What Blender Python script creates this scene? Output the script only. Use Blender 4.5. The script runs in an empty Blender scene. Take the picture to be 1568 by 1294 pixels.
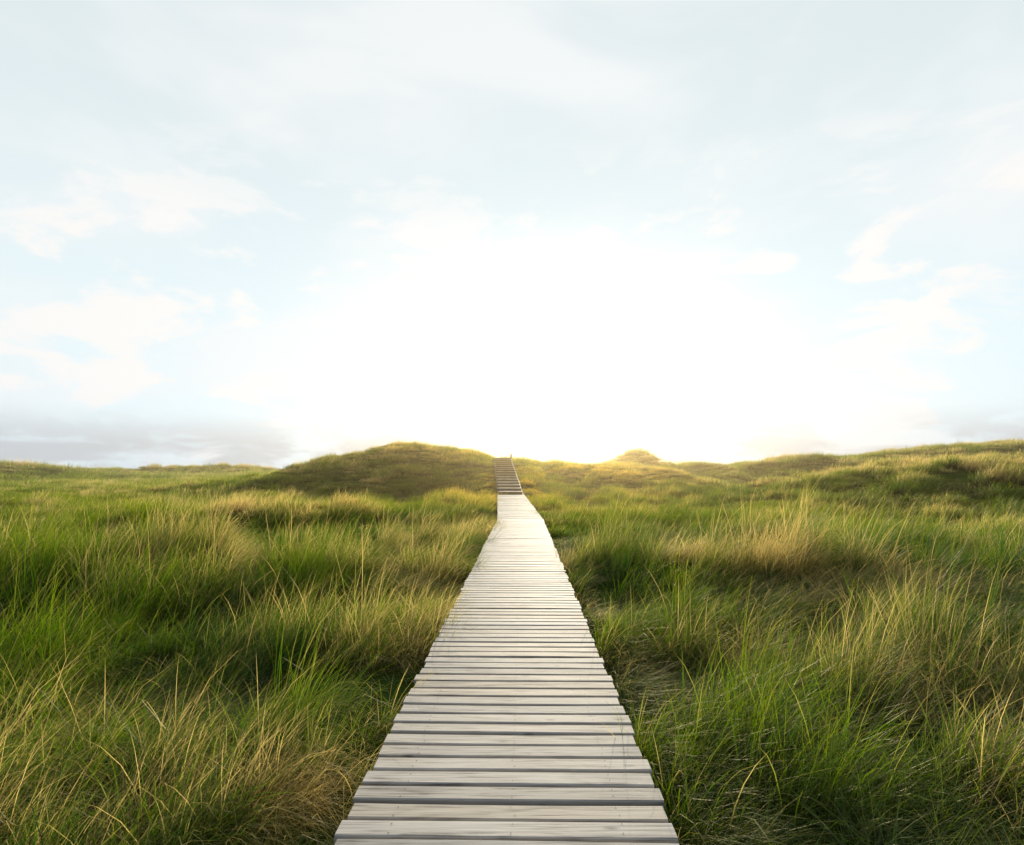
import bpy, math, random
import numpy as np
from mathutils import Vector
rng=np.random.default_rng(7); random.seed(7)
scene=bpy.context.scene
F=878.0; HZ=720.0; CX=784.0; CAMH=1.6
SUN_EL=13.5; SUN_AZ=5.5   # degrees, azimuth to the right of +Y

# ------------------------------------------------------------ helpers
def sstep(a,b,x):
    t=np.clip((x-a)/(b-a),0,1); return t*t*(3-2*t)
_tab=rng.random((256,256))
def vn(x,y,s=0):
    x=np.asarray(x,float)+s*17.31; y=np.asarray(y,float)+s*9.73
    xi=np.floor(x).astype(int); yi=np.floor(y).astype(int)
    fx=x-xi; fy=y-yi; fx=fx*fx*(3-2*fx); fy=fy*fy*(3-2*fy)
    a=_tab[xi%256,yi%256]; b=_tab[(xi+1)%256,yi%256]; c=_tab[xi%256,(yi+1)%256]; d=_tab[(xi+1)%256,(yi+1)%256]
    return (a*(1-fx)+b*fx)*(1-fy)+(c*(1-fx)+d*fx)*fy-0.5
def fbm(x,y,s=0,o=3):
    r=0;a=1.0
    for i in range(o):
        r=r+a*vn(x*2**i,y*2**i,s+i*3); a*=0.5
    return r
def pathx(y):
    y=np.asarray(y,float)
    return np.where(y<18.7,-0.071+0.0182*y, np.interp(y,[18.7,32,48,60],[0.27,-0.07,-0.80,-1.2]))
def pathz(y):
    return np.interp(y,[0,18.7,32,48,60],[0,0,0.25,2.62,2.75])
def prof(x,D,pts,grass):
    px=np.array([p[0] for p in pts],float); py=np.array([p[1] for p in pts],float)
    X=(px-CX)/F*D; Z=CAMH+(HZ-py)/F*D-grass
    return np.interp(x,X,Z)
def smax(a,b,k=0.25):
    m=np.maximum(a,b); return m+k*np.log(np.exp((a-m)/k)+np.exp((b-m)/k))
A=[(100,760),(330,735),(440,721),(480,709),(540,695),(600,682),(628,674),(660,679),(710,683),(740,692),(765,701),(800,701),(860,706),(905,709),(940,709),(1000,713),(1040,722),(1100,740),(1200,762),(1400,800)]
C=[(950,745),(1030,714),(1070,708),(1120,713),(1180,705),(1240,696),(1290,701),(1400,688),(1480,680),(1568,674),(1750,668),(2000,680)]
Dn=[(930,800),(1050,776),(1150,760),(1220,744),(1300,726),(1400,709),(1500,698),(1568,693),(1800,688),(2100,700)]
E=[(-400,716),(-100,708),(0,711),(30,716),(65,722),(80,717),(160,719),(220,720),(240,713),(290,717),(340,712),(400,720),(450,726),(600,730)]
G=[(-500,700),(-100,706),(0,712),(40,719),(90,730),(200,742),(400,760)]
Fr=[(-600,784),(0,786),(120,790),(260,780),(360,768),(520,768),(640,794),(720,815)]
def height(x,y):
    x=np.asarray(x,float); y=np.asarray(y,float)
    r=np.hypot(x,y)
    left=sstep(-1.8,-6,x); right=sstep(2.5,13,x)
    h=-0.38+0.78*fbm(x/5.5,y/4.5,1,3)+0.6*fbm(x/23,y/15,5,2)*sstep(4,20,r)
    h=h-1.1*left*np.exp(-((y-14.2+0.2*x)/2.8)**2)
    h=h-0.2*left*sstep(20,40,y)
    h=h+0.5*right*sstep(3,9,y)*(1-sstep(15,19,y))
    h=h-0.8*np.exp(-((x-8.5)/4.5)**2-((y-20)/2.4)**2)
    def lay(h,pts,D,a,b,c,d,g,k=0.25,wob=1.0):
        yy=y+wob*2.5*fbm(x/9,y/9,int(D),2)
        e=sstep(a,b,yy)*(1-sstep(c,d,yy)); P=prof(x,D,pts,g)+0.35*fbm(x/3.,y/5.,int(D)+4,2)*min(1,D/60)
        L=-1.8+(P+1.8)*e
        return smax(h,L,k)
    h=lay(h,Fr,21,17,20.5,22,30,0.42,0.12,0.5)
    h=lay(h,A,53,25,52,57,80,0.42,0.35)
    h=lay(h,Dn,32,14,33,36,46,0.40,0.3)
    h=lay(h,C,72,48,72,78,110,0.45,0.3)
    h=lay(h,G,95,70,95,105,130,0.45,0.3)
    h=lay(h,E,200,165,200,215,260,0.5,0.3)
    m=4.2-0.4
    gx,gy=(974-CX)/F*72,72
    h=smax(h,-0.5+(m+0.5)*np.exp(-((np.abs(x-gx)/6.5)**1.3))*np.exp(-((y-gy)/9)**2),0.15)
    w=sstep(0.75,2.8,np.abs(x-pathx(y)))
    w=np.maximum(w,sstep(49,56,y))
    c=pathz(y)-0.30
    h=c*(1-w)+h*w
    far=sstep(260,600,r)
    return h*(1-far)+(-0.6)*far

def new_mat(name):
    m=bpy.data.materials.new(name); m.use_nodes=True; m.node_tree.nodes.clear(); return m,m.node_tree.nodes,m.node_tree.links
def mesh_obj(name,verts,faces,mat=None,parent=None,smooth=False,link=True):
    me=bpy.data.meshes.new(name); me.from_pydata([tuple(v) for v in verts],[],faces); me.update()
    o=bpy.data.objects.new(name,me)
    if mat: me.materials.append(mat)
    if smooth: me.polygons.foreach_set('use_smooth',[True]*len(me.polygons))
    if link: scene.collection.objects.link(o)
    if parent: o.parent=parent
    return o

# ------------------------------------------------------------ ground
def soil_mat():
    m,n,l=new_mat('dune_soil')
    out=n.new('ShaderNodeOutputMaterial'); b=n.new('ShaderNodeBsdfDiffuse'); l.new(b.outputs[0],out.inputs[0])
    g=n.new('ShaderNodeNewGeometry')
    n1=n.new('ShaderNodeTexNoise'); n1.inputs['Scale'].default_value=0.35; n1.inputs['Detail'].default_value=6
    l.new(g.outputs['Position'],n1.inputs['Vector'])
    r=n.new('ShaderNodeValToRGB'); cr=r.color_ramp
    cr.elements[0].position=0.35; cr.elements[0].color=(0.020,0.045,0.007,1)
    cr.elements[1].position=0.72; cr.elements[1].color=(0.09,0.09,0.026,1)
    e=cr.elements.new(0.52); e.color=(0.045,0.07,0.012,1)
    l.new(n1.outputs[0],r.inputs[0]); l.new(r.outputs[0],b.inputs['Color'])
    return m
N=520
t=np.linspace(-1,1,N); k=6.2
gx=np.sinh(k*t)/np.sinh(k)*4000; 
ty=np.linspace(-0.75,1,N); gy=np.sinh(k*ty)/np.sinh(k)*4000+12
XX,YY=np.meshgrid(gx,gy); ZZ=height(XX,YY)
V=np.stack([XX.ravel(),YY.ravel(),ZZ.ravel()],1)
idx=np.arange(N*N).reshape(N,N)
Q=np.stack([idx[:-1,:-1].ravel(),idx[:-1,1:].ravel(),idx[1:,1:].ravel(),idx[1:,:-1].ravel()],1)
ground=mesh_obj('dune_ground',V,Q.tolist(),soil_mat(),smooth=True)

# ------------------------------------------------------------ grass
def grass_mat(name,src):
    m,n,l=new_mat(name)
    out=n.new('ShaderNodeOutputMaterial')
    at=n.new('ShaderNodeAttribute'); at.attribute_name='gc'
    sp=n.new('ShaderNodeSeparateColor'); l.new(at.outputs['Color'],sp.inputs[0])  # r=random,g=t,b=dry
    ai=n.new('ShaderNodeAttribute'); ai.attribute_type=src; ai.attribute_name='pc'
    pi=n.new('ShaderNodeSeparateXYZ'); l.new(ai.outputs['Vector'],pi.inputs[0])  # yellowgreen, dark green with hollow shade, dry
    ag=n.new('ShaderNodeAttribute'); ag.attribute_type=src; ag.attribute_name='glow_gold'
    def ma(op,a,b,c=None):
        q=n.new('ShaderNodeMath'); q.operation=op
        for i,v in enumerate((a,b,c)):
            if v is None: continue
            if isinstance(v,(int,float)): q.inputs[i].default_value=v
            else: l.new(v,q.inputs[i])
        return q.outputs[0]
    def mr(v,a,b,c=0,d=1):
        q=n.new('ShaderNodeMapRange'); q.inputs[1].default_value=a;q.inputs[2].default_value=b;q.inputs[3].default_value=c;q.inputs[4].default_value=d
        l.new(v,q.inputs[0]); return q.outputs[0]
    def mix(f,a,b):
        q=n.new('ShaderNodeMix'); q.data_type='RGBA'
        l.new(f,q.inputs[0])
        for i,v in ((6,a),(7,b)):
            if isinstance(v,tuple): q.inputs[i].default_value=(*v,1)
            else: l.new(v,q.inputs[i])
        return q.outputs[2]
    green=mix(pi.outputs[0],(0.032,0.120,0.013),(0.110,0.190,0.013))
    green=mix(mr(sp.outputs[0],0.5,1.0,0,0.85),green,(0.22,0.26,0.026))
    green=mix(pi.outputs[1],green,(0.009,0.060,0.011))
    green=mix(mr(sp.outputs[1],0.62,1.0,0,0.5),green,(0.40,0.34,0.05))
    dry=ma('ADD',pi.outputs[2],ma('MULTIPLY',sp.outputs[0],0.28)); dry=ma('ADD',dry,ma('MULTIPLY',sp.outputs[1],0.22)); dry=ma('ADD',dry,ma('MULTIPLY',sp.outputs[2],0.40))
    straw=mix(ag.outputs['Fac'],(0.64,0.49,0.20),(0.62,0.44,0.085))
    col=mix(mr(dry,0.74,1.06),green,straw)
    col=mix(mr(sp.outputs[1],0.08,0.70),mix(sp.outputs[0],(0.005,0.012,0.003),(0.034,0.027,0.010)),col)  # shade low in the tufts painted in as near-black blade bases
    d=n.new('ShaderNodeBsdfDiffuse'); l.new(col,d.inputs['Color'])
    tr=n.new('ShaderNodeBsdfTranslucent')
    hs=n.new('ShaderNodeHueSaturation'); hs.inputs['Value'].default_value=1.9; hs.inputs['Saturation'].default_value=1.1; l.new(col,hs.inputs['Color']); l.new(hs.outputs[0],tr.inputs[0])
    ms=n.new('ShaderNodeMixShader'); ms.inputs[0].default_value=0.55
    l.new(d.outputs[0],ms.inputs[1]); l.new(tr.outputs[0],ms.inputs[2])
    gl=n.new('ShaderNodeBsdfGlossy'); gl.inputs['Roughness'].default_value=0.42; gl.inputs['Color'].default_value=(1,0.93,0.75,1)
    m2=n.new('ShaderNodeMixShader'); m2.inputs[0].default_value=0.035; l.new(ms.outputs[0],m2.inputs[1]); l.new(gl.outputs[0],m2.inputs[2])
    l.new(m2.outputs[0],out.inputs[0])
    return m
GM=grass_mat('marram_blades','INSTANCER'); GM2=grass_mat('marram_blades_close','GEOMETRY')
def clump(name,nb,rad,L0,L1,w,segs,wind,bend,dry=0.0,seed=0):
    r=np.random.default_rng(seed)
    a=r.random(nb)*2*np.pi; q=np.sqrt(r.random(nb))*rad
    bx,by=q*np.cos(a),q*np.sin(a)
    L=L0+(L1-L0)*r.random(nb)**1.3; L*=(1-0.35*(q/rad)**2)
    ox=0.55*np.cos(a)*q/rad+wind+r.normal(0,0.45,nb); oy=0.55*np.sin(a)*q/rad+r.normal(0,0.45,nb)
    ph=np.arctan2(oy,ox); mag=np.hypot(ox,oy)
    th0=0.05+0.35*mag*r.random(nb); th1=bend*(0.35+0.9*r.random(nb))*(0.5+0.6*mag)
    rd=r.random(nb); isd=(r.random(nb)<dry).astype(float)
    lev=segs+1
    P=np.zeros((nb,lev,3)); P[:,0,0]=bx;P[:,0,1]=by;P[:,0,2]=-0.05
    for i in range(1,lev):
        tt=(i-0.5)/segs; th=np.minimum(th0+th1*tt**1.3,2.3); ds=L/segs
        P[:,i,0]=P[:,i-1,0]+ds*np.sin(th)*np.cos(ph); P[:,i,1]=P[:,i-1,1]+ds*np.sin(th)*np.sin(ph); P[:,i,2]=P[:,i-1,2]+ds*np.cos(th)
    wa=ph+np.pi/2+r.normal(0,0.7,nb)
    wd=np.stack([np.cos(wa),np.sin(wa),r.normal(0,0.15,nb)],1)
    ww=w*(0.6+0.8*r.random(nb))
    T=np.linspace(0,1,lev)
    prof_w=0.5*(1-T**2.2)*(0.75+0.25*np.sin(np.pi*T))
    per=2*segs+1
    VV=np.zeros((nb,per,3)); CC=np.ones((nb,per,4))
    for i in range(segs):
        VV[:,2*i]=P[:,i]-wd*(ww*prof_w[i])[:,None]; VV[:,2*i+1]=P[:,i]+wd*(ww*prof_w[i])[:,None]
        CC[:,2*i,1]=T[i]; CC[:,2*i+1,1]=T[i]
    VV[:,-1]=P[:,-1]; CC[:,-1,1]=1
    CC[:,:,0]=rd[:,None]; CC[:,:,2]=isd[:,None]
    faces=[]
    for b in range(nb):
        o=b*per
        for i in range(segs-1): faces.append((o+2*i,o+2*i+1,o+2*i+3,o+2*i+2))
        faces.append((o+2*segs-2,o+2*segs-1,o+2*segs))
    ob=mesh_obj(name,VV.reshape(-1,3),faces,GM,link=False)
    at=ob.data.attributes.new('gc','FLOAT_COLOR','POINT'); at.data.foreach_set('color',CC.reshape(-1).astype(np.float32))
    return ob
coll=bpy.data.collections.new('grass_tufts')
defs=[]
for i in range(4): defs.append(('tuft_a%d'%i,145,0.20,0.30,0.78,0.0047,5,0.8,1.9,0.2))
for i in range(3): defs.append(('tuft_b%d'%i,135,0.24,0.26,0.72,0.0041,5,1.15,2.5,0.7))
for i in range(2): defs.append(('tuft_c%d'%i,85,0.13,0.45,0.97,0.0047,5,0.75,1.7,0.3))
for i in range(4): defs.append(('tuft_d%d'%i,200,0.42,0.28,0.66,0.0105,3,0.8,1.7,0.3))
for i in range(3): defs.append(('tuft_e%d'%i,210,0.70,0.28,0.60,0.021,2,0.7,1.3,0.3))
for i,dv in enumerate(defs): coll.objects.link(clump(*dv,seed=100+i))
pts=[];rot=[];scl=[];ix=[];pcs=[];gds=[];nrs=[]
def scatter(r0,r1,dens,ids,s0,s1,half=52,thin=1.4,near=0):
    hw=math.radians(half); area=hw*(r1*r1-r0*r0); n=int(area*dens)
    th=(rng.random(n)*2-1)*hw; r=np.sqrt(r0*r0+(r1*r1-r0*r0)*rng.random(n))
    x=r*np.sin(th); y=r*np.cos(th)
    d=np.abs(x-pathx(y)); keep=(d>0.74+0.11*rng.random(n))|(y>50)
    dn=fbm(x/1.1,y/1.1,31,2); keep&=(rng.random(n)<0.78+thin*dn)
    x,y,d=x[keep],y[keep],d[keep]; n=len(x); z=height(x,y)
    sz=s0+(s1-s0)*rng.random(n)
    hm=np.clip(1.08+2.4*fbm(x/1.2,y/1.2,41,2)+0.5*fbm(x/6,y/6,45,2),0.45,1.9)
    edge=0.55+0.45*sstep(0.8,1.8,d)
    edge=np.where(y>50,1,edge)
    pts.append(np.stack([x,y,z],1))
    a=0.9*fbm(x/4,y/4,51,2)+rng.normal(0,0.45,n)
    rot.append(np.stack([rng.normal(0,.06,n),rng.normal(0,.06,n),a],1))
    scl.append(np.stack([sz,sz,sz*hm*edge],1))
    # vegetation colour: hollows painted dark green to stand for shade, crests dry
    def relief(q): return z-0.25*(height(x+q,y)+height(x-q,y)+height(x,y+q)+height(x,y-q))
    rr=r[keep]
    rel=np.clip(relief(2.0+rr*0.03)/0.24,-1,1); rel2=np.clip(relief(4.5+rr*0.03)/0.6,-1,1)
    hill=sstep(34,44,y)*(1-sstep(85,100,y))
    glow_gold=np.exp(-((x-2.5)/9.0)**2)*sstep(15,32,y)*(1-sstep(75,110,y))  # warm sun glow painted into the grass colour around crest and stairs
    yg=np.clip(0.5+1.1*fbm(x/7,y/7,71,2)+0.25*rel+0.5*glow_gold+rng.normal(0,0.12,n),0,1)
    deep_shade=np.clip(-0.10-0.6*rel-0.9*rel2+1.5*fbm(x/1.7,y/1.7,75,2)+0.9*fbm(x/12,y/9,77,2)-0.8*glow_gold-0.35*hill+rng.normal(0,0.15,n),0,1)  # painted hollow shade plus random dark tufts, eased on hill and crest
    dry=np.clip(0.22+0.45*fbm(x/8,y/6,81,2)+0.8*fbm(x/1.1,y/1.1,85,2)+0.2*rel+0.2*rel2+0.22*glow_gold+rng.normal(0,0.10,n),0,1)
    dry=dry+0.12*np.exp(-((d-0.95)/0.35)**2)*(y<30)
    pcs.append(np.stack([yg,deep_shade,dry],1)); gds.append(glow_gold); nrs.append(np.full(n,near))
    ids=np.array(ids); f=np.clip((fbm(x/2.2,y/2.2,61,2)+0.75)/1.5,0,0.999)
    f=np.clip(f*0.5+rng.random(n)*0.5,0,0.999)
    ix.append(ids[(f*len(ids)).astype(int)])
scatter(1.0,8,31,[0,1,2,3,0,1,7,8,4,5,6,4],0.8,1.25,near=1)
scatter(8,15,15,[0,1,2,3,0,1,7,8,4,5,6,4],1.05,1.5,near=1)
scatter(14.5,40,5.2,[9,10,11,12],0.9,1.35)
scatter(39,72,3.0,[13,14,15],0.75,1.15,thin=0.6)
scatter(72,112,1.3,[13,14,15],1.1,1.6,thin=0.8)
scatter(110,270,0.18,[13,14,15],2.2,3.2)
P=np.concatenate(pts);R=np.concatenate(rot);S=np.concatenate(scl);I=np.concatenate(ix);PC=np.concatenate(pcs);GD=np.concatenate(gds);NR=np.concatenate(nrs)
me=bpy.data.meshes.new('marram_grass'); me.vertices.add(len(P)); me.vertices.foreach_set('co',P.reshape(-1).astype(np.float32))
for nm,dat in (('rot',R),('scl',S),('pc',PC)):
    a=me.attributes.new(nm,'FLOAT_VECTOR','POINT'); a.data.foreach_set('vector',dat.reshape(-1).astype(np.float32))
for nm,dat in (('idx',I),('near',NR)):
    a=me.attributes.new(nm,'INT','POINT'); a.data.foreach_set('value',dat.astype(np.int32))
a=me.attributes.new('glow_gold','FLOAT','POINT'); a.data.foreach_set('value',GD.astype(np.float32))
grass=bpy.data.objects.new('marram_grass',me); scene.collection.objects.link(grass)
ng=bpy.data.node_groups.new('scatter_grass','GeometryNodeTree')
ng.interface.new_socket('Geometry',in_out='INPUT',socket_type='NodeSocketGeometry'); ng.interface.new_socket('Geometry',in_out='OUTPUT',socket_type='NodeSocketGeometry')
n=ng.nodes;l=ng.links
gi=n.new('NodeGroupInput');go=n.new('NodeGroupOutput');ci=n.new('GeometryNodeCollectionInfo')
ci.inputs['Collection'].default_value=coll; ci.inputs['Separate Children'].default_value=True; ci.inputs['Reset Children'].default_value=True
def na(nm,dt):
    q=n.new('GeometryNodeInputNamedAttribute'); q.data_type=dt; q.inputs['Name'].default_value=nm; return q.outputs['Attribute']
outs=[]
for val in (0,1):
    ip=n.new('GeometryNodeInstanceOnPoints')
    cmp=n.new('FunctionNodeCompare'); cmp.data_type='FLOAT'; cmp.operation='GREATER_THAN' if val else 'LESS_EQUAL'
    l.new(na('near','INT'),cmp.inputs[0]); cmp.inputs[1].default_value=0.5
    l.new(cmp.outputs[0],ip.inputs['Selection'])
    l.new(gi.outputs[0],ip.inputs['Points']); l.new(ci.outputs[0],ip.inputs['Instance']); ip.inputs['Pick Instance'].default_value=True
    l.new(na('idx','INT'),ip.inputs['Instance Index'])
    er=n.new('FunctionNodeEulerToRotation'); l.new(na('rot','FLOAT_VECTOR'),er.inputs[0]); l.new(er.outputs[0],ip.inputs['Rotation'])
    l.new(na('scl','FLOAT_VECTOR'),ip.inputs['Scale'])
    o=ip.outputs[0]
    if val:
        rl=n.new('GeometryNodeRealizeInstances'); l.new(o,rl.inputs[0]); sm_=n.new('GeometryNodeSetMaterial'); l.new(rl.outputs[0],sm_.inputs['Geometry']); sm_.inputs['Material'].default_value=GM2; o=sm_.outputs[0]
    outs.append(o)
jn=n.new('GeometryNodeJoinGeometry')
for o in outs: l.new(o,jn.inputs[0])
l.new(jn.outputs[0],go.inputs[0])
md=grass.modifiers.new('scatter','NODES'); md.node_group=ng

# ------------------------------------------------------------ boardwalk
def wood_mat(name,c0,c1,c2):
    m,n,l=new_mat(name)
    out=n.new('ShaderNodeOutputMaterial'); b=n.new('ShaderNodeBsdfPrincipled'); l.new(b.outputs[0],out.inputs[0])
    at=n.new('ShaderNodeAttribute'); at.attribute_name='pr'
    tc=n.new('ShaderNodeTexCoord')
    off=n.new('ShaderNodeVectorMath'); off.operation='MULTIPLY_ADD'; off.inputs[1].default_value=(37,11,5); 
    l.new(at.outputs['Color'],off.inputs[0]); l.new(tc.outputs['Object'],off.inputs[2])
    def nz(sc,det,dist=0):
        mp=n.new('ShaderNodeMapping'); mp.inputs['Scale'].default_value=sc; l.new(off.outputs[0],mp.inputs[0])
        q=n.new('ShaderNodeTexNoise'); q.inputs['Scale'].default_value=1; q.inputs['Detail'].default_value=det; q.inputs['Distortion'].default_value=dist
        l.new(mp.outputs[0],q.inputs['Vector']); return q.outputs[0]
    g=nz((2.5,75,75),4,0.6); s=nz((2.2,9,9),3,1.2)
    ra=n.new('ShaderNodeValToRGB'); ra.color_ramp.elements[0].position=0.34; ra.color_ramp.elements[0].color=(*c0,1); ra.color_ramp.elements[1].position=0.64; ra.color_ramp.elements[1].color=(*c2,1)
    e=ra.color_ramp.elements.new(0.47); e.color=(*c1,1)
    mm=n.new('ShaderNodeMath'); mm.operation='MULTIPLY_ADD'; mm.inputs[1].default_value=0.6; l.new(g,mm.inputs[0])
    m2=n.new('ShaderNodeMath'); m2.operation='MULTIPLY'; m2.inputs[1].default_value=0.4; l.new(s,m2.inputs[0]); l.new(m2.outputs[0],mm.inputs[2])
    l.new(mm.outputs[0],ra.inputs[0])
    sp=n.new('ShaderNodeSeparateColor'); l.new(at.outputs['Color'],sp.inputs[0])
    hs=n.new('ShaderNodeHueSaturation'); l.new(ra.outputs[0],hs.inputs['Color'])
    mr=n.new('ShaderNodeMapRange'); mr.inputs[3].default_value=0.82; mr.inputs[4].default_value=1.12; l.new(sp.outputs[0],mr.inputs[0]); l.new(mr.outputs[0],hs.inputs['Value'])
    ms=n.new('ShaderNodeMapRange'); ms.inputs[3].default_value=0.7; ms.inputs[4].default_value=1.25; l.new(sp.outputs[1],ms.inputs[0]); l.new(ms.outputs[0],hs.inputs['Saturation'])
    mp=n.new('ShaderNodeMapping'); mp.inputs['Scale'].default_value=(2.6,7.2,7.2); l.new(off.outputs[0],mp.inputs[0])
    vo=n.new('ShaderNodeTexVoronoi'); vo.inputs['Scale'].default_value=1; l.new(mp.outputs[0],vo.inputs['Vector'])
    kr=n.new('ShaderNodeMapRange'); kr.inputs[1].default_value=0.04; kr.inputs[2].default_value=0.13; kr.inputs[3].default_value=0.4; kr.inputs[4].default_value=1; l.new(vo.outputs['Distance'],kr.inputs[0])
    mu=n.new('ShaderNodeMix'); mu.data_type='RGBA'; mu.blend_type='MULTIPLY'; mu.inputs[0].default_value=1; l.new(hs.outputs[0],mu.inputs[6]); l.new(kr.outputs[0],mu.inputs[7])
    l.new(mu.outputs[2],b.inputs['Base Color']); b.inputs['Roughness'].default_value=0.7; b.inputs['Specular IOR Level'].default_value=0.25
    bp=n.new('ShaderNodeBump'); bp.inputs['Strength'].default_value=0.6; bp.inputs['Distance'].default_value=0.004; l.new(mm.outputs[0],bp.inputs['Height']); l.new(bp.outputs[0],b.inputs['Normal'])
    return m
WM=wood_mat('weathered_plank',(0.20,0.17,0.14),(0.49,0.435,0.37),(0.63,0.565,0.485))
WR=wood_mat('stair_riser_wood',(0.10,0.075,0.045),(0.24,0.18,0.11),(0.33,0.25,0.16))
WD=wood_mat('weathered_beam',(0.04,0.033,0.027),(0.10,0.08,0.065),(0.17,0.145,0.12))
def plank_set(name,items,mat,parent):
    """items: (cx,cy,cz,len,width,thick,yaw,pitch)"""
    verts=[];faces=[];cols=[]
    for (cx,cy,cz,Ln,W,T,yaw,pit) in items:
        c=0.006; pr=[(-W/2,-T/2),(-W/2,T/2-c),(-W/2+c,T/2),(W/2-c,T/2),(W/2,T/2-c),(W/2,-T/2)]
        sg=6; base=len(verts); col=(random.random(),random.random(),random.random(),1)
        bw=random.gauss(0,0.0015); bz=random.gauss(0,0.002); tw=random.gauss(0,0.005)
        e0=random.uniform(-.014,.016); e1=random.uniform(-.014,.016)
        for s in range(sg+1):
            u=s/sg*2-1; x=u*Ln/2+(e0 if s==0 else e1 if s==sg else 0)
            for (py,pz) in pr:
                yy=py+bw*(1-u*u)*2+random.gauss(0,0.0006); zz=pz+bz*(1-u*u)+tw*u*py
                X=x*math.cos(yaw)-yy*math.sin(yaw); Y=x*math.sin(yaw)+yy*math.cos(yaw)
                verts.append((cx+X,cy+Y,cz+zz+yy*math.tan(pit))); cols.append(col)
        m=len(pr)
        for s in range(sg):
            for i in range(m):
                j=(i+1)%m; a=base+s*m
                faces.append((a+i,a+j,a+m+j,a+m+i))
        faces.append(tuple(base+i for i in range(m))[::-1]); faces.append(tuple(base+sg*m+i for i in range(m)))
    o=mesh_obj(name,verts,faces,mat,parent)
    a=o.data.attributes.new('pr','FLOAT_COLOR','POINT'); a.data.foreach_set('color',np.array(cols,np.float32).reshape(-1))
    return o
bw=bpy.data.objects.new('boardwalk',None); scene.collection.objects.link(bw)
items=[];y=-3.0; screws=[]
while y<32.0:
    w=0.117+random.uniform(-.003,.003)
    yaw=-0.0182 if y<18.7 else math.atan(0.34/13.3)
    zc=float(pathz(y))-0.02+random.gauss(0,0.0013)
    x=float(pathx(y))
    items.append((x,y,zc,1.49,w,0.04,yaw+random.gauss(0,0.0022),random.gauss(0,0.008)))
    if y<14:
        for sx in (-0.52,0.02,0.52):
            for dy in (-0.032,0.03): screws.append((x+sx+random.gauss(0,.006),y+dy+random.gauss(0,.003),zc+0.0212))
    y+=w+0.025+random.uniform(-.002,.003)
plank_set('planks',items,WM,bw)
def beam(p0,p1,w,h,verts,faces):
    p0=Vector(p0);p1=Vector(p1);d=(p1-p0).normalized();s=Vector((d.y,-d.x,0)).normalized()*w/2;b=len(verts)
    for p in (p0,p1):
        for (i,j) in ((-1,0),(1,0),(1,-1),(-1,-1)): verts.append(p+s*i+Vector((0,0,h*j)))
    for i in range(4): faces.append((b+i,b+(i+1)%4,b+4+(i+1)%4,b+4+i))
    faces.append((b+3,b+2,b+1,b)); faces.append((b+4,b+5,b+6,b+7))
vs=[];fs=[]
for sx in (-0.62,0.0,0.62):
    for (a,b_) in ((-3,18.7),(18.7,32)):
        beam((float(pathx(a))+sx,a,float(pathz(a))-0.046),(float(pathx(b_))+sx,b_,float(pathz(b_))-0.046),0.07,0.12,vs,fs)
for yy in np.arange(-2.5,32,1.6):
    beam((float(pathx(yy))-0.66,yy,float(pathz(yy))-0.17),(float(pathx(yy))+0.66,yy,float(pathz(yy))-0.17),0.1,0.16,vs,fs)
mesh_obj('joists',vs,fs,WD,bw)
sm,n_,l_=new_mat('screw_steel'); o_=n_.new('ShaderNodeOutputMaterial'); b_=n_.new('ShaderNodeBsdfPrincipled'); b_.inputs['Base Color'].default_value=(0.09,0.08,0.07,1); b_.inputs['Roughness'].default_value=0.6; l_.new(b_.outputs[0],o_.inputs[0])
vs=[];fs=[]
for (x,y,z) in screws:
    b=len(vs)
    for k_ in range(8): vs.append((x+0.0042*math.cos(k_*math.pi/4),y+0.0042*math.sin(k_*math.pi/4),z))
    fs.append(tuple(range(b,b+8)))
mesh_obj('screws',vs,fs,sm,bw)
# ------------------------------------------------------------ stairs
st=bpy.data.objects.new('wooden_stairs',None); scene.collection.objects.link(st)
NS=15; y0=32.05; y1=48.0; z0=0.25; z1=2.62
tr=[];ri=[]; run=(y1-y0)/NS; rise=(z1-z0)/NS
for i in range(NS):
    ya=y0+i*run; zt=z0+(i+1)*rise; x=float(pathx(ya)); yaw=0.045
    for j in range(7):
        yy=ya+run*(j+0.5)/7
        tr.append((float(pathx(yy)),yy,zt-0.02,1.34,run/7-0.014,0.04,yaw,0))
    ri.append((x,ya+0.03,zt-0.04-rise/2,1.28,0.03,rise-0.0,yaw,0))
plank_set('treads',tr,WM,st); plank_set('risers',ri,WR,st)
vs=[];fs=[]
for sx in (-0.70,0.70):
    beam((float(pathx(y0))+sx,y0-0.1,z0+0.0),(float(pathx(y1))+sx,y1,z1-0.02),0.05,0.22,vs,fs)
mesh_obj('stringers',vs,fs,WR,st)
def post(x,y,h,r,name):
    z=float(height(x,y))-0.2; vs=[];fs=[]; K=12
    lv=[(0,r*1.05),(0.2+h*0.5,r),(0.2+h-0.06,r*0.97),(0.2+h-0.02,r*0.85),(0.2+h,r*0.5)]
    for (hh,rr) in lv:
        for k_ in range(K):
            a=2*math.pi*k_/K; vs.append((x+rr*math.cos(a)+hh*0.03,y+rr*math.sin(a),z+hh))
    for s in range(len(lv)-1):
        for k_ in range(K): fs.append((s*K+k_,s*K+(k_+1)%K,(s+1)*K+(k_+1)%K,(s+1)*K+k_))
    fs.append(tuple(range((len(lv)-1)*K,len(lv)*K)))
    return mesh_obj(name,vs,fs,WR,smooth=False)
post(-0.10,50.5,0.72,0.08,'wooden_post')

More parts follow.
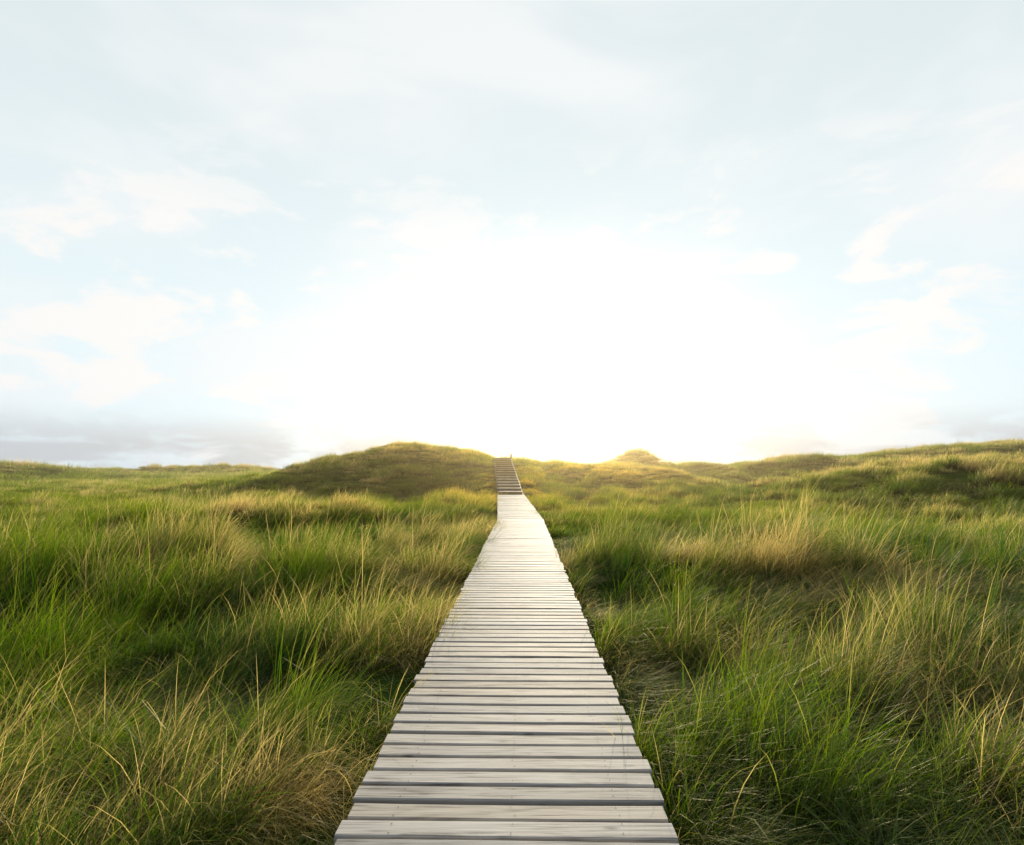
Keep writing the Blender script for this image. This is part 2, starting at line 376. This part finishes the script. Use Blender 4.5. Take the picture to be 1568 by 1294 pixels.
# ------------------------------------------------------------ thin warm haze box over the far dunes, added for the sun glow
hm_,n_,l_=new_mat('glow_mist'); o_=n_.new('ShaderNodeOutputMaterial'); vsn=n_.new('ShaderNodeVolumeScatter')
vsn.inputs['Color'].default_value=(1.0,0.78,0.42,1); vsn.inputs['Density'].default_value=0.0025; vsn.inputs['Anisotropy'].default_value=0.87
l_.new(vsn.outputs[0],o_.inputs['Volume'])
vs=[(sx*90,(16 if sy<0 else 120),(-6 if sz<0 else 9)) for sx in(-1,1) for sy in(-1,1) for sz in(-1,1)]
mesh_obj('glow_mist',vs,[(0,1,3,2),(4,6,7,5),(0,4,5,1),(2,3,7,6),(0,2,6,4),(1,5,7,3)],hm_)

# ------------------------------------------------------------ world
w=bpy.data.worlds.new('World'); scene.world=w; w.use_nodes=True; n=w.node_tree.nodes;l=w.node_tree.links; n.clear()
out=n.new('ShaderNodeOutputWorld'); bg=n.new('ShaderNodeBackground'); bg.inputs['Strength'].default_value=0.1; l.new(bg.outputs[0],out.inputs[0])
sky=n.new('ShaderNodeTexSky'); sky.sky_type='NISHITA'; sky.sun_disc=False; sky.sun_elevation=math.radians(SUN_EL); sky.sun_rotation=math.radians(SUN_AZ); sky.dust_density=1.0
tc=n.new('ShaderNodeTexCoord'); D=tc.outputs['Generated']
sp=n.new('ShaderNodeSeparateXYZ'); l.new(D,sp.inputs[0]); Z=sp.outputs[2]
def ma(op,a,b=None,c=None,clamp=False):
    q=n.new('ShaderNodeMath'); q.operation=op; q.use_clamp=clamp
    for i,v in enumerate((a,b,c)):
        if v is None: continue
        if isinstance(v,(int,float)): q.inputs[i].default_value=v
        else: l.new(v,q.inputs[i])
    return q.outputs[0]
def mr(v,a,b,c=0,d=1,sm=True):
    q=n.new('ShaderNodeMapRange'); q.interpolation_type='SMOOTHSTEP' if sm else 'LINEAR'
    q.inputs[1].default_value=a;q.inputs[2].default_value=b;q.inputs[3].default_value=c;q.inputs[4].default_value=d; l.new(v,q.inputs[0]); return q.outputs[0]
def mix(f,a,b):
    q=n.new('ShaderNodeMix'); q.data_type='RGBA'
    if isinstance(f,(int,float)): q.inputs[0].default_value=f
    else: l.new(f,q.inputs[0])
    for i,v in ((6,a),(7,b)):
        if isinstance(v,tuple): q.inputs[i].default_value=(*v,1)
        else: l.new(v,q.inputs[i])
    return q.outputs[2]
def nz(sc,det,rough=0.5,dist=0,loc=(0,0,0)):
    mp=n.new('ShaderNodeMapping'); mp.inputs['Scale'].default_value=sc; mp.inputs['Location'].default_value=loc; l.new(D,mp.inputs[0])
    q=n.new('ShaderNodeTexNoise'); q.inputs['Scale'].default_value=1; q.inputs['Detail'].default_value=det; q.inputs['Roughness'].default_value=rough; q.inputs['Distortion'].default_value=dist
    l.new(mp.outputs[0],q.inputs['Vector']); return q.outputs[0]
az=math.radians(SUN_AZ); el=math.radians(SUN_EL)
a2=math.radians(4.8); e2=math.radians(4.5)
sd=(math.sin(a2)*math.cos(e2),math.cos(a2)*math.cos(e2),math.sin(e2))
dt=n.new('ShaderNodeVectorMath'); dt.operation='DOT_PRODUCT'; l.new(D,dt.inputs[0]); dt.inputs[1].default_value=sd
dp=ma('MAXIMUM',dt.outputs['Value'],0)
veil=mix(mr(Z,0.12,0.62),(8.4,9.6,10.0),(7.6,8.45,8.65))
c=mix(0.96,sky.outputs[0],veil)
wisps=nz((2.0,2.0,5.0),4,0.5,0.4)
c=mix(mr(wisps,0.42,0.64,0,0.75),c,(9.2,9.4,9.45))
puff=nz((6,6,13),5,0.58,0.3,(3.1,0,1.7))
pf=ma('MULTIPLY',mr(puff,0.49,0.60,0,0.85),mr(Z,0.55,0.30))
c=mix(pf,c,(9.9,9.65,9.35))
low=nz((7,7,24),6,0.58,0.3,(0,2.0,0.4))
lf=ma('MULTIPLY',ma('MULTIPLY',mr(low,0.38,0.56,0.2,1.0),mr(Z,0.10,0.03)),mr(Z,-0.02,0.008))
c=mix(lf,c,(6.3,6.6,6.8))
# unseen sky behind the viewer and overhead darkened to cut fill, raise contrast
fw=ma('MULTIPLY',mr(dt.outputs['Value'],-0.15,0.5),mr(Z,0.92,0.68))
c=mix(fw,(2.3,2.9,3.7),c)
ha=ma('ADD',ma('MULTIPLY',ma('POWER',dp,8),1.0),ma('MULTIPLY',ma('POWER',dp,100),4.5))
hv=n.new('ShaderNodeVectorMath'); hv.operation='SCALE'; hv.inputs[0].default_value=(1,0.92,0.80); l.new(ha,hv.inputs[3])
ad=n.new('ShaderNodeVectorMath'); ad.operation='ADD'; l.new(c,ad.inputs[0]); l.new(hv.outputs[0],ad.inputs[1])
# warm reddened light close to the horizon under the sun
wf=ma('MULTIPLY',ma('POWER',dp,60),mr(Z,0.06,0.01,0,0.85))
fin=mix(wf,ad.outputs[0],(12.0,9.6,6.4))
l.new(fin,bg.inputs[0])
# sun
sl=bpy.data.lights.new('sun','SUN'); sl.energy=5; sl.angle=math.radians(0.5); sl.color=(1,0.87,0.64)
so=bpy.data.objects.new('sun',sl); scene.collection.objects.link(so)
d=Vector((math.sin(az)*math.cos(el),math.cos(az)*math.cos(el),math.sin(el)))
so.rotation_euler=d.to_track_quat('Z','Y').to_euler(); so.location=(5,20,30)
# camera
cd=bpy.data.cameras.new('camera'); cam=bpy.data.objects.new('camera',cd); scene.collection.objects.link(cam)
cd.sensor_width=36; cd.lens=36*F/1568; cd.shift_y=73/1568; cd.clip_end=10000; cd.clip_start=0.05
cam.location=(0,0,CAMH); cam.rotation_euler=(math.radians(90),0,0); scene.camera=cam
scene.view_settings.view_transform='Standard'; scene.view_settings.look='None'; scene.view_settings.exposure=0
